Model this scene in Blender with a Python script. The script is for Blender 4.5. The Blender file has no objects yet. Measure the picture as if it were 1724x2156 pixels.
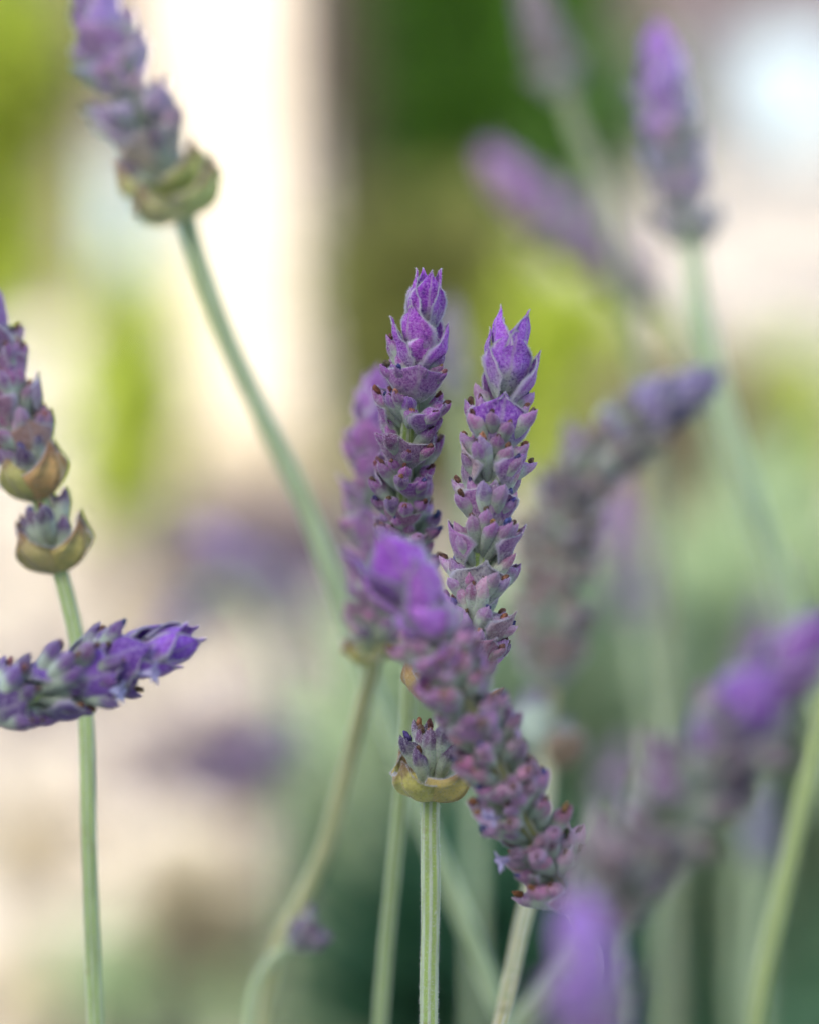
import bpy, bmesh, math, random
from mathutils import Vector, Matrix, noise as mnoise

# ------------------------------------------------------------------ camera, sky, sun, exposure
scene = bpy.context.scene
R = math.radians
SUN_EL, SUN_AZ = R(35), R(-24)        # sun behind the camera, a little to its left
FOCUS = 0.33
PITCH = R(10)
cam_d = bpy.data.cameras.new('camera')
cam = bpy.data.objects.new('camera', cam_d)
scene.collection.objects.link(cam)
scene.camera = cam
cam_d.sensor_fit = 'VERTICAL'
cam_d.sensor_height = 36
cam_d.lens = 100
cam_d.clip_start = 0.01
cam_d.clip_end = 500
TARGET = Vector((0, 0, 0.5))
FWD = Vector((0, math.cos(PITCH), -math.sin(PITCH)))
CUP = Vector((0, math.sin(PITCH), math.cos(PITCH)))
CRT = Vector((1, 0, 0))
CAM = TARGET - FWD * FOCUS
cam.location = CAM
cam.rotation_euler = (math.pi / 2 - PITCH, 0, 0)
cam_d.dof.use_dof = True
cam_d.dof.focus_distance = FOCUS
cam_d.dof.aperture_fstop = 100 / 15.0
cam_d.dof.aperture_blades = 0

world = bpy.data.worlds.new('World')
scene.world = world
world.use_nodes = True
wn = world.node_tree.nodes
wl = world.node_tree.links
wn.clear()
sky = wn.new('ShaderNodeTexSky')
sky.sky_type = 'NISHITA'
sky.sun_disc = False
sky.sun_elevation = SUN_EL
sky.sun_rotation = math.pi + SUN_AZ * -1
sky.air_density = 1.0
sky.dust_density = 3.0
sky.ozone_density = 1.0
wbg = wn.new('ShaderNodeBackground')
wbg.inputs['Strength'].default_value = 0.15
wout = wn.new('ShaderNodeOutputWorld')
wl.new(sky.outputs[0], wbg.inputs[0])
wl.new(wbg.outputs[0], wout.inputs[0])

sun_d = bpy.data.lights.new('sun', 'SUN')
sun_d.energy = 2.3
sun_d.angle = R(0.5)
sun_d.color = (1.0, 0.94, 0.85)
sun = bpy.data.objects.new('sun', sun_d)
scene.collection.objects.link(sun)
# direction towards the sun: behind the camera (-y), to the left (-x)
SUNV = Vector((math.sin(SUN_AZ) * math.cos(SUN_EL), -math.cos(SUN_AZ) * math.cos(SUN_EL), math.sin(SUN_EL)))
sun.rotation_euler = SUNV.to_track_quat('Z', 'Y').to_euler()
sun.location = SUNV * 5

scene.view_settings.view_transform = 'Standard'
scene.view_settings.look = 'None'
scene.view_settings.gamma = 1
scene.view_settings.exposure = 1.8
scene.render.engine = 'CYCLES'
scene.cycles.use_denoising = True
scene.cycles.max_bounces = 6
scene.cycles.transparent_max_bounces = 6

MM = 0.001
PX = 0.36 / 2156.0       # metres per photo unit at one metre of depth (photo taken as 1724 x 2156)


def P(px, py, d):
    return CAM + FWD * d + CRT * ((px - 862) * PX * d) + CUP * ((1078 - py) * PX * d)


def F(px, py, off):                  # depth given in mm behind the plane of focus
    return P(px, py, FOCUS + off * MM)


col = scene.collection
rnd = random.Random(7)


# ------------------------------------------------------------------ object helpers
def link(name, data, parent=None, mw=None):
    o = bpy.data.objects.new(name, data)
    col.objects.link(o)
    if parent is not None:
        o.parent = parent
        if mw is not None:
            o.matrix_local = Matrix.Translation(-parent.location) @ mw
    elif mw is not None:
        o.matrix_world = mw
    return o


def tag(o, label, cat, group=None):
    o['label'] = label
    o['category'] = cat
    if group:
        o['group'] = group
    return o


def empty(name, loc):
    o = bpy.data.objects.new(name, None)
    o.empty_display_size = 0.01
    o.location = loc
    col.objects.link(o)
    return o


def mesh_from(name, verts, faces, mats, attrs=None, smooth=True, mat_idx=None, face_smooth=None):
    me = bpy.data.meshes.new(name)
    me.from_pydata(verts, [], faces)
    for m in mats:
        me.materials.append(m)
    if attrs:
        for k, vals in attrs.items():
            a = me.attributes.new(k, 'FLOAT', 'POINT')
            a.data.foreach_set('value', vals)
    me.polygons.foreach_set('use_smooth', [smooth] * len(faces) if face_smooth is None else face_smooth)
    if mat_idx:
        me.polygons.foreach_set('material_index', mat_idx)
    me.update()
    return me


# ------------------------------------------------------------------ materials
class NT:
    def __init__(self, name):
        self.m = bpy.data.materials.new(name)
        self.m.use_nodes = True
        self.t = self.m.node_tree
        self.t.nodes.clear()
        self.out = self.n('ShaderNodeOutputMaterial')

    def n(self, typ, **kw):
        nd = self.t.nodes.new(typ)
        for k, v in kw.items():
            setattr(nd, k, v)
        return nd

    def set(self, sock, v):
        if hasattr(v, 'is_linked') or isinstance(v, bpy.types.NodeSocket):
            self.t.links.new(v, sock)
        else:
            if sock.type == 'RGBA' and len(v) == 3:
                v = (*v, 1)
            sock.default_value = v

    def attr(self, name):
        return self.n('ShaderNodeAttribute', attribute_name=name).outputs['Fac']

    def math(self, op, a, b=0.0, c=0.0):
        nd = self.n('ShaderNodeMath', operation=op)
        self.set(nd.inputs[0], a)
        self.set(nd.inputs[1], b)
        self.set(nd.inputs[2], c)
        return nd.outputs[0]

    def step(self, v, lo, hi, to0=0.0, to1=1.0):
        nd = self.n('ShaderNodeMapRange', interpolation_type='SMOOTHSTEP')
        self.set(nd.inputs['Value'], v)
        self.set(nd.inputs['From Min'], lo)
        self.set(nd.inputs['From Max'], hi)
        self.set(nd.inputs['To Min'], to0)
        self.set(nd.inputs['To Max'], to1)
        return nd.outputs[0]

    def mix(self, f, a, b, mode='MIX'):
        nd = self.n('ShaderNodeMix', data_type='RGBA', blend_type=mode)
        self.set(nd.inputs[0], f)
        self.set(nd.inputs[6], a)
        self.set(nd.inputs[7], b)
        return nd.outputs[2]

    def noise(self, scale, detail=2.0, rough=0.5, coords='Object', vec=None):
        nd = self.n('ShaderNodeTexNoise')
        nd.inputs['Scale'].default_value = scale
        nd.inputs['Detail'].default_value = detail
        nd.inputs['Roughness'].default_value = rough
        if vec is None:
            vec = self.n('ShaderNodeTexCoord').outputs[coords]
        self.set(nd.inputs['Vector'], vec)
        return nd.outputs[0]

    def objinfo(self):
        return self.n('ShaderNodeObjectInfo')

    def finish(self, color, rough=0.7, sheen=0.0, transl=0.0, bump=None, bump_d=0.0001, spec=0.3, tcol=None, bstr=1.0, sheen_tint=(0.9, 0.86, 0.92)):
        b = self.n('ShaderNodeBsdfPrincipled')
        self.set(b.inputs['Base Color'], color)
        self.set(b.inputs['Roughness'], rough)
        b.inputs['Specular IOR Level'].default_value = spec
        if sheen:
            b.inputs['Sheen Weight'].default_value = sheen
            b.inputs['Sheen Roughness'].default_value = 0.45
            b.inputs['Sheen Tint'].default_value = (*sheen_tint, 1)
        nrm = None
        if bump is not None:
            bp = self.n('ShaderNodeBump')
            bp.inputs['Strength'].default_value = bstr
            bp.inputs['Distance'].default_value = bump_d
            self.set(bp.inputs['Height'], bump)
            nrm = bp.outputs[0]
            self.set(b.inputs['Normal'], nrm)
        sh = b.outputs[0]
        if transl:
            tr = self.n('ShaderNodeBsdfTranslucent')
            self.set(tr.inputs['Color'], tcol if tcol is not None else color)
            mx = self.n('ShaderNodeMixShader')
            mx.inputs[0].default_value = transl
            self.t.links.new(sh, mx.inputs[1])
            self.t.links.new(tr.outputs[0], mx.inputs[2])
            sh = mx.outputs[0]
        self.t.links.new(sh, self.out.inputs[0])
        return self.m


def mat_bract():
    k = NT('bract_felt')
    oi = k.objinfo()
    u = k.attr('u')
    e = k.attr('e')
    m = k.attr('m')
    n_big = k.noise(700, 2)
    n_sp = k.noise(3600, 3, 0.7)
    uu = k.math('ADD', u, k.math('MULTIPLY', k.math('SUBTRACT', n_big, 0.5), 0.5))
    c = k.mix(k.step(uu, 0.05, 0.50), (0.46, 0.54, 0.40), oi.outputs['Color'])
    # older brown or rosy patches
    c = k.mix(k.step(k.noise(420, 1), 0.56, 0.75, 0, 0.45), c, (0.33, 0.17, 0.25))
    # mottling of the felted surface
    c = k.mix(k.step(n_sp, 0.50, 0.66, 0, 0.6), c, k.mix(0.6, c, (0.72, 0.66, 0.76)))
    c = k.mix(k.step(n_sp, 0.34, 0.50, 0.75, 0), c, k.mix(1.0, c, (0.32, 0.22, 0.50), 'MULTIPLY'))
    # vein and pale hairy margin
    c = k.mix(k.step(m, 0.0, 0.10, 0.45, 0), c, (0.50, 0.46, 0.48))
    c = k.mix(k.step(e, 0.80, 1.0, 0, 0.8), c, (0.70, 0.65, 0.74))
    hsv = k.n('ShaderNodeHueSaturation')
    k.set(hsv.inputs['Color'], c)
    k.set(hsv.inputs['Value'], k.math('MULTIPLY_ADD', oi.outputs['Random'], 0.4, 0.85))
    return k.finish(hsv.outputs[0], 0.75, 0.2, 0.22, n_sp, 0.00012, 0.2)


def mat_basal():
    k = NT('basal_bract_felt')
    oi = k.objinfo()
    u = k.attr('u')
    e = k.attr('e')
    m = k.attr('m')
    n1 = k.noise(500, 3)
    n_sp = k.noise(3600, 3, 0.7)
    c = k.mix(k.step(n1, 0.35, 0.65), oi.outputs['Color'], k.mix(0.5, oi.outputs['Color'], (0.34, 0.36, 0.12)))
    uu = k.math('ADD', u, k.math('MULTIPLY', k.math('SUBTRACT', n1, 0.5), 0.7))
    c = k.mix(k.step(uu, 0.58, 0.95, 0, 0.85), c, (0.27, 0.12, 0.075))
    c = k.mix(k.step(e, 0.72, 1.0, 0, 0.5), c, (0.34, 0.19, 0.10))
    c = k.mix(k.step(m, 0.02, 0.10, 0.5, 0), c, (0.26, 0.13, 0.06))
    c = k.mix(k.step(n_sp, 0.52, 0.68, 0, 0.4), c, (0.60, 0.55, 0.38))
    c = k.mix(k.step(n_sp, 0.34, 0.46, 0.4, 0), c, (0.20, 0.16, 0.03))
    return k.finish(c, 0.75, 0.3, 0.18, n_sp, 0.00012, 0.2)


def mat_calyx():
    k = NT('calyx_felt')
    oi = k.objinfo()
    u = k.attr('u')
    rib = k.attr('e')
    n_big = k.noise(900, 2)
    n_sp = k.noise(3800, 3, 0.7)
    uu = k.math('ADD', u, k.math('MULTIPLY', k.math('SUBTRACT', n_big, 0.5), 0.35))
    c = k.mix(k.step(uu, 0.60, 0.88), (0.50, 0.60, 0.44), oi.outputs['Color'])
    c = k.mix(k.step(rib, 0.55, 1.0, 0, 0.30), c, (0.50, 0.50, 0.48))
    c = k.mix(k.step(n_sp, 0.52, 0.66, 0, 0.42), c, (0.56, 0.52, 0.60))
    c = k.mix(k.step(n_sp, 0.34, 0.46, 0.5, 0), c, k.mix(1.0, c, (0.38, 0.28, 0.46), 'MULTIPLY'))
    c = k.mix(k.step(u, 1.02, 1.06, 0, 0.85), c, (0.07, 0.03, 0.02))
    hsv = k.n('ShaderNodeHueSaturation')
    k.set(hsv.inputs['Color'], c)
    k.set(hsv.inputs['Value'], k.math('MULTIPLY_ADD', oi.outputs['Random'], 0.4, 0.8))
    return k.finish(hsv.outputs[0], 0.75, 0.18, 0.12, n_sp, 0.00012, 0.2)


def mat_hair():
    k = NT('plant_hair')
    return k.finish((0.72, 0.70, 0.72), 0.5, 0, 0.4, spec=0.4)


def mat_stem():
    k = NT('stem_ribbed')
    oi = k.objinfo()
    rib = k.attr('e')
    tc = k.n('ShaderNodeTexCoord').outputs['Object']
    n_sp = k.noise(3200, 3, 0.6)
    mp = k.n('ShaderNodeMapping')
    mp.inputs['Scale'].default_value = (1200, 1200, 60)
    k.set(mp.inputs['Vector'], tc)
    n_st = k.noise(1.0, 2, 0.5, vec=mp.outputs[0])
    c = k.mix(k.step(rib, 0.25, 0.8), k.mix(1.0, oi.outputs['Color'], (0.85, 0.95, 0.45), 'MULTIPLY'), k.mix(0.55, oi.outputs['Color'], (0.60, 0.66, 0.54)))
    c = k.mix(k.step(n_st, 0.4, 0.7, 0, 0.45), c, (0.30, 0.38, 0.16))
    c = k.mix(k.step(n_sp, 0.55, 0.7, 0, 0.4), c, (0.62, 0.66, 0.58))
    c = k.mix(k.step(k.noise(260, 4, 0.7), 0.60, 0.72, 0, 0.5), c, (0.30, 0.24, 0.12))
    return k.finish(c, 0.65, 0.2, 0, n_sp, 0.00016, 0.3, sheen_tint=(0.9, 0.95, 0.88))


def mat_plain(name, use_obj=True, colr=None, rough=0.8, nscale=2000, amp=0.5, transl=0.0):
    k = NT(name)
    base = k.objinfo().outputs['Color'] if use_obj else colr
    n = k.noise(nscale, 3, 0.6)
    c = k.mix(k.step(n, 0.3, 0.7), k.mix(amp, base, (0, 0, 0)), base)
    return k.finish(c, rough, 0, transl, n, 0.0001, 0.3)


def mat_leaf(name, a, b, rough=0.5, transl=0.35):
    """leaf colour runs from a to b by the per-leaf value"""
    k = NT(name)
    r = k.attr('r')
    n = k.noise(40, 3)
    c = k.mix(r, a, b)
    c = k.mix(k.step(n, 0.3, 0.7, 0, 0.35), c, k.mix(1.0, c, (0.55, 0.6, 0.5), 'MULTIPLY'))
    return k.finish(c, rough, 0, transl, spec=0.4)


M = {}
M['bract'] = mat_bract()
M['basal'] = mat_basal()
M['calyx'] = mat_calyx()
M['hair'] = mat_hair()
M['stem'] = mat_stem()
M['dry'] = mat_plain('withered_corolla_skin', True, rough=0.85, nscale=4000, amp=0.75)
M['corolla'] = mat_plain('corolla_petal', True, rough=0.6, nscale=2500, amp=0.15, transl=0.3)


# ------------------------------------------------------------------ the setting
def mat_ground():
    k = NT('pale_gravel')
    tc = k.n('ShaderNodeTexCoord').outputs['Object']
    n1 = k.noise(1.3, 4, 0.55, vec=tc)
    n2 = k.noise(60, 4, 0.7, vec=tc)
    vo = k.n('ShaderNodeTexVoronoi')
    vo.inputs['Scale'].default_value = 90
    k.set(vo.inputs['Vector'], tc)
    c = k.mix(k.step(n1, 0.35, 0.65), (0.29, 0.25, 0.20), (0.40, 0.365, 0.31))
    c = k.mix(k.step(n2, 0.3, 0.7, 0, 0.5), c, (0.22, 0.19, 0.15))
    return k.finish(c, 0.9, 0, 0, vo.outputs['Distance'], 0.006, 0.2)


def mat_wall(name, a, b, scale=6):
    k = NT(name)
    n1 = k.noise(scale, 4, 0.6)
    n2 = k.noise(scale * 40, 3, 0.6)
    c = k.mix(k.step(n1, 0.35, 0.7), a, b)
    return k.finish(c, 0.85, 0, 0, n2, 0.002, 0.2)


def mat_bark(name, a, b):
    k = NT(name)
    mp = k.n('ShaderNodeMapping')
    mp.inputs['Scale'].default_value = (90, 90, 14)
    k.set(mp.inputs['Vector'], k.n('ShaderNodeTexCoord').outputs['Object'])
    n = k.noise(1, 4, 0.6, vec=mp.outputs[0])
    return k.finish(k.mix(k.step(n, 0.3, 0.7), a, b), 0.9, 0, 0, n, 0.002, 0.2)


M['ground'] = mat_ground()
M['white'] = mat_wall('cream_paint', (0.52, 0.47, 0.39), (0.60, 0.55, 0.47))
M['render'] = mat_wall('pale_render', (0.60, 0.56, 0.50), (0.68, 0.65, 0.60))
M['dark_wall'] = mat_wall('dark_render', (0.05, 0.035, 0.04), (0.08, 0.06, 0.065), 3)
M['bark'] = mat_bark('grey_bark', (0.10, 0.085, 0.06), (0.22, 0.19, 0.14))
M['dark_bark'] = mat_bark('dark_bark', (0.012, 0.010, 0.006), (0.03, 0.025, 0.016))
M['pot_blue'] = mat_wall('pale_blue_glaze', (0.24, 0.34, 0.35), (0.30, 0.40, 0.41), 12)
M['pot_white'] = mat_wall('blue_white_glaze', (0.33, 0.43, 0.49), (0.38, 0.48, 0.54), 12)
M['pot_grey'] = mat_wall('grey_glaze', (0.10, 0.12, 0.14), (0.15, 0.17, 0.19), 12)
M['soil'] = mat_wall('potting_soil', (0.05, 0.035, 0.025), (0.08, 0.06, 0.04), 60)
M['stone'] = mat_wall('pale_stone', (0.55, 0.50, 0.42), (0.76, 0.71, 0.62), 25)


def gz(x, y):
    return 0.0


bm = bmesh.new()
bmesh.ops.create_grid(bm, x_segments=60, y_segments=60, size=60)
me = bpy.data.meshes.new('ground')
bm.to_mesh(me)
bm.free()
me.materials.append(M['ground'])
g = link('ground', me)
g['kind'] = 'structure'


def box_mesh(name, x0, x1, y0, y1, z0, z1, mat, bev=0.0):
    bm = bmesh.new()
    bmesh.ops.create_cube(bm, size=1)
    for v in bm.verts:
        v.co = Vector((x0 + (v.co.x + .5) * (x1 - x0), y0 + (v.co.y + .5) * (y1 - y0), z0 + (v.co.z + .5) * (z1 - z0)))
    if bev:
        bmesh.ops.bevel(bm, geom=bm.edges[:], offset=bev, segments=3, affect='EDGES', profile=.5)
    me = bpy.data.meshes.new(name)
    bm.to_mesh(me)
    bm.free()
    me.materials.append(mat)
    return me


def ground_depth(py):
    """depth along the camera axis at which the ground shows at this photo row"""
    t = (1078 - py) * PX
    dz = -math.sin(PITCH) + t * math.cos(PITCH)
    return -CAM.z / dz


def lathe(name, prof, mat, n=40):
    V, Fc = [], []
    for r, z in prof:
        for s in range(n):
            a = 2 * math.pi * s / n
            V.append((r * math.cos(a), r * math.sin(a), z))
    for k in range(len(prof) - 1):
        for s in range(n):
            Fc.append((k * n + s, k * n + (s + 1) % n, (k + 1) * n + (s + 1) % n, (k + 1) * n + s))
    Fc.append(tuple(range(n))[::-1])
    return mesh_from(name, V, Fc, [mat])


# unseen wall added behind the camera to keep the lavender in open shade
w = empty('added_shade_wall', (0, -1.65, 0))
tag(w, 'long pale rendered wall added out of view to shade the lavender clump', 'wall')
link('wall_face', box_mesh('wall_face', -4.5, 4.5, -.1, .1, -.02, 1.85, M['render'], .01), w)
link('coping', box_mesh('coping', -4.53, 4.53, -.14, .14, 1.852, 1.92, M['stone'], .015), w)

# white column
d = ground_depth(1075)
c0 = P(482, 1075, d)
s_ = PX * d
wc = 270 * s_
col_o = empty('white_column', (c0.x, c0.y, 0))
tag(col_o, 'square cream white painted garden column glaring in full sun', 'column')
shaft = link('shaft', box_mesh('shaft', -wc / 2, wc / 2, -wc / 2, wc / 2, .06, 2.3, M['white'], .006), col_o)
link('plinth', box_mesh('plinth', -wc / 2 - .012, wc / 2 + .012, -wc / 2 - .012, wc / 2 + .012, -.01, .062, M['white'], .006), col_o)
link('cap', box_mesh('cap', -wc / 2 - .03, wc / 2 + .03, -wc / 2 - .03, wc / 2 + .03, 2.298, 2.37, M['white'], .008), col_o)

# far boundary wall
bw = empty('boundary_wall', (0, 15, 0))
tag(bw, 'dark purplish brown boundary wall across the far end of the garden', 'wall')
link('wall_face', box_mesh('wall_face', -9, 9, -.1, .1, -.02, 1.9, M['dark_wall'], .01), bw)
link('coping', box_mesh('coping', -9.03, 9.03, -.15, .15, 1.903, 1.98, M['dark_wall'], .015), bw)


def pot(label, px, py_base, w_px, h_px, mat):
    d = ground_depth(py_base)
    p = P(px, py_base, d)
    w_ = w_px * PX * d / 2
    h_ = h_px * PX * d
    o = empty('garden_pot', (p.x, p.y, 0))
    tag(o, label, 'pot', 'glazed garden pots')
    link('vessel', lathe('vessel', [(w_ * .62, 0), (w_ * .66, .01 * h_), (w_ * .80, .25 * h_), (w_ * .95, .6 * h_), (w_ * .97, .85 * h_), (w_ * .93, .88 * h_), (w_ * .90, .9 * h_), (w_ * .82, .9 * h_), (w_ * .80, .5 * h_)], mat), o)
    link('rim', lathe('rim', [(w_ * .84, .895 * h_), (w_ * 1.02, .9 * h_), (w_ * 1.05, .93 * h_), (w_ * 1.05, .98 * h_), (w_ * 1.0, h_), (w_ * .86, h_), (w_ * .83, .97 * h_), (w_ * .82, .9 * h_)], mat), o)
    link('soil', lathe('soil', [(w_ * .80, .84 * h_), (w_ * .815, .88 * h_), (w_ * .5, .90 * h_), (w_ * .002, .905 * h_)], M['soil']), o)
    return o


pot('pale turquoise glazed pot beside the white column', 262, 640, 190, 300, M['pot_blue'])
pot('bluish white glazed pot standing alone on the pale gravel', 1690, 345, 190, 270, M['pot_white'])
pot('slim grey glazed pot next to the bluish white pot', 1525, 370, 130, 330, M['pot_grey'])


# ------------------------------------------------------------------ shrubs and trees
def leaf_cloud(name, clumps, n, size, aspect, mat, seed, upright=0.0, origin=Vector((0, 0, 0))):
    """clumps: (centre, radii); leaves sit through each clump's volume, thicker to the outside"""
    rg = random.Random(seed)
    V, Fc, rv = [], [], []
    for _ in range(n):
        c, rad = clumps[rg.randrange(len(clumps))]
        while True:
            q = Vector((rg.uniform(-1, 1), rg.uniform(-1, 1), rg.uniform(-1, 1)))
            if .12 < q.length < 1:
                break
        q = q * (.55 + .45 * rg.random())
        p = c + Vector((q.x * rad[0], q.y * rad[1], q.z * rad[2]))
        dirv = (q.normalized() + Vector((rg.gauss(0, .5), rg.gauss(0, .5), rg.gauss(.2, .4) + upright))).normalized()
        s = dirv.cross(Vector((rg.gauss(0, 1), rg.gauss(0, 1), rg.gauss(0, 1)))).normalized()
        nn = s.cross(dirv)
        L = size * rg.uniform(.6, 1.25)
        W = L * aspect * .5
        i = len(V)
        droop = nn * (L * rg.uniform(-.18, .18))
        pts = [p, p + dirv * L * .45 + s * W + nn * W * .35, p + dirv * L * .5, p + dirv * L * .45 - s * W + nn * W * .35, p + dirv * L + droop]
        V += [tuple(v - origin) for v in pts]
        Fc += [(i, i + 1, i + 2), (i, i + 2, i + 3), (i + 1, i + 4, i + 2), (i + 2, i + 4, i + 3)]
        rv += [rg.random()] * 5
    return mesh_from(name, V, Fc, [mat], {'r': rv}, smooth=False)


def limb_mesh(name, paths, mat, origin):
    V, Fc = [], []
    for pts, r0, r1 in paths:
        n = len(pts)
        X = (pts[1] - pts[0]).orthogonal().normalized()
        prev = None
        for i, p in enumerate(pts):
            T = (pts[min(n - 1, i + 1)] - pts[max(0, i - 1)]).normalized()
            X = (X - T * X.dot(T)).normalized()
            Y = T.cross(X)
            r = r0 + (r1 - r0) * i / (n - 1)
            ring = []
            for s in range(8):
                a = s * math.pi / 4
                ring.append(len(V))
                V.append(tuple(p - origin + X * math.cos(a) * r + Y * math.sin(a) * r))
            if prev:
                for s in range(8):
                    Fc.append((prev[s], prev[(s + 1) % 8], ring[(s + 1) % 8], ring[s]))
            prev = ring
        Fc.append(tuple(prev))
    return mesh_from(name, V, Fc, [mat])


def shrub(name, label, cat, px, py, d, rx, ry, n, size, aspect, mat, seed, group=None, nclump=9, upright=0.0, trunk_r=.012, base_dx=0.0, depth_r=None, bark='bark'):
    """centre and radii given in photo units at depth d; stands on the ground below"""
    rg = random.Random(seed)
    c = P(px, py, d)
    rx, rz = rx * PX * d, ry * PX * d
    rd = depth_r if depth_r else rx
    base = Vector((c.x + base_dx, c.y + .02, 0))
    o = empty(name, base)
    tag(o, label, cat, group)
    clumps = []
    for k in range(nclump):
        a = Vector((rg.uniform(-1, 1), rg.uniform(-1, 1), rg.uniform(-1, 1)))
        a = a.normalized() * (rg.random() ** .5) * .68
        cc = c + Vector((a.x * rx, a.y * rd, a.z * rz))
        rr = rg.uniform(.34, .55)
        cl = (rx * rr, rd * rr, rz * rr)
        clumps.append((cc, cl))
    paths = []
    fork = Vector((c.x, c.y, max(.05, c.z - rz * .8)))
    for cc, _ in clumps:
        mid = base.lerp(cc, .5) + Vector((rg.uniform(-.1, .1) * rx, rg.uniform(-.1, .1) * rx, 0))
        paths.append((spline_simple([base + Vector((rg.uniform(-1, 1) * trunk_r, rg.uniform(-1, 1) * trunk_r, -.004)), mid.lerp(fork, .4), cc]), trunk_r * .7, trunk_r * .2))
    link('trunk', limb_mesh('trunk', paths, M[bark], base), o)
    link('crown', leaf_cloud('crown', clumps, n, size, aspect, mat, seed, upright, base), o)
    return o


def spline_simple(p, k=8):
    return [(p[0] * (1 - t) ** 2 + p[1] * 2 * t * (1 - t) + p[2] * t * t) for t in [i / k for i in range(k + 1)]]


LF = {
    'dark': mat_leaf('dark_green_leaf', (0.035, 0.11, 0.01), (0.09, 0.21, 0.025), .45, .4),
    'olive': mat_leaf('olive_leaf', (0.10, 0.12, 0.03), (0.17, 0.18, 0.05), .55, .35),
    'lime': mat_leaf('lime_leaf', (0.32, 0.42, 0.04), (0.48, 0.56, 0.09), .5, .55),
    'greygreen': mat_leaf('grey_green_leaf', (0.26, 0.36, 0.20), (0.40, 0.50, 0.30), .7, .35),
    'deep': mat_leaf('deep_green_leaf', (0.03, 0.11, 0.05), (0.07, 0.18, 0.09), .55, .3),
    'dry': mat_leaf('dry_leaf', (0.18, 0.16, 0.10), (0.28, 0.25, 0.17), .8, .2),
    'fresh': mat_leaf('fresh_green_leaf', (0.18, 0.36, 0.19), (0.30, 0.50, 0.30), .7, .4),
    'straw': mat_leaf('straw_leaf', (0.48, 0.41, 0.30), (0.66, 0.59, 0.46), .8, .3),
    'mauve': mat_leaf('mauve_leaf', (0.11, 0.085, 0.12), (0.20, 0.16, 0.195), .8, .2),
}

# young tree: grey trunk, lime crown hanging at the edge
tb = P(182, 1170, ground_depth(1170))
to = empty('young_tree', (tb.x, tb.y, 0))
tag(to, 'young tree with slim grey trunk and sunlit lime green leaves', 'tree')
dt = ground_depth(1170)
pts = [Vector((tb.x, tb.y, -.004)), P(186, 900, dt), P(180, 600, dt), P(178, 300, dt), P(176, 0, dt), P(170, -500, dt), P(160, -1000, dt)]
paths = [(pts, 42 * PX * dt, 34 * PX * dt)]
rg = random.Random(5)
tcl = []
for (px, py, rr) in [(40, 160, 130), (30, 380, 130), (20, 560, 110), (-40, 120, 150), (-90, 330, 170), (-60, 560, 150), (10, 20, 120), (-180, 200, 170), (-170, 480, 170), (300, -560, 160), (180, -760, 200), (330, -820, 200)]:
    c = P(px, py, dt + rg.uniform(-.12, .1))
    tcl.append((c, (rr * PX * dt,) * 3))
    st = P(176, max(-480, min(250, py - 120)), dt)
    paths.append((spline_simple([st, st.lerp(c, .5) + Vector((0, 0, .03)), c]), .007, .003))
link('trunk', limb_mesh('trunk', paths, M['bark'], Vector((tb.x, tb.y, 0))), to)
link('crown', leaf_cloud('crown', tcl, 1500, .05, .5, LF['lime'], 77, 0, Vector((tb.x, tb.y, 0))), to)

# dark trunk beside the column
dk = ground_depth(1240)
kb = P(722, 1240, dk)
ko = empty('dark_tree', (kb.x, kb.y, 0))
tag(ko, 'blackish tree trunk standing close beside the white column', 'tree')
kp = [Vector((kb.x, kb.y, -.004)), P(724, 900, dk), P(722, 500, dk), P(718, 100, dk), P(714, -300, dk), P(714, -900, dk)]
kc = [(P(716 + a, -1000 + b, dk), (.12, .12, .10)) for a, b in ((0, 0), (220, -120), (-200, -160), (60, -320))]
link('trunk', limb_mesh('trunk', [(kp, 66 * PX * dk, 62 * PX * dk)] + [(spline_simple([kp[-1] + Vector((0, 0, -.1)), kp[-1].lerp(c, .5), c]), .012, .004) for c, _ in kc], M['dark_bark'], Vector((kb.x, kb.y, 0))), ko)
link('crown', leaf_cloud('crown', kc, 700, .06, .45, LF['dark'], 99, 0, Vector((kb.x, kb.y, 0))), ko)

shrub('lime_shrub', 'small lime green shrub at the foot of the white column', 'shrub', 280, 840, 2.35, 85, 260, 750, .04, .5, LF['lime'], 21, depth_r=.10)
shrub('laurel_shrub', 'tall dark green glossy shrub behind the sharp spikes', 'shrub', 990, 90, 3.2, 300, 480, 3400, .06, .45, LF['dark'], 22, nclump=18, trunk_r=.02)
shrub('olive_shrub', 'olive green leafed shrub in front of the dark glossy one', 'shrub', 900, 740, 2.3, 260, 380, 2800, .045, .5, LF['olive'], 23, nclump=16)
shrub('lime_shrub', 'bushy lime green shrub glowing between lavender spikes', 'shrub', 1225, 830, 1.9, 125, 270, 1000, .035, .5, LF['lime'], 24)
shrub('lime_shrub', 'yellow-green shrub at the edge of the pale gravel', 'shrub', 1665, 900, 1.8, 110, 180, 700, .03, .5, LF['lime'], 25)
shrub('dry_shrub', 'dry brownish shrub between the two yellow-green shrubs', 'shrub', 1450, 960, 1.6, 170, 230, 1100, .035, .4, LF['dry'], 26)
shrub('grey_shrub', 'grey-green shrub on the far pale gravel', 'shrub', 1300, 240, 3.4, 85, 130, 500, .05, .5, LF['greygreen'], 27)
shrub('mauve_shrub', 'low mauve grey shrub just behind the pale boulders', 'shrub', 560, 1210, 2.9, 190, 130, 1800, .04, .4, LF['mauve'], 28, depth_r=.12)
shrub('mauve_shrub', 'low mauve grey shrub between the two pale boulders', 'shrub', 560, 1615, 2.05, 200, 90, 2200, .03, .4, LF['mauve'], 29, depth_r=.08)
shrub('olive_shrub', 'tiny straw yellow plant on the gravel in front of the boulders', 'shrub', 370, 1900, 1.62, 80, 130, 300, .03, .3, LF['straw'], 30, depth_r=.05, upright=.6)
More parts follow.
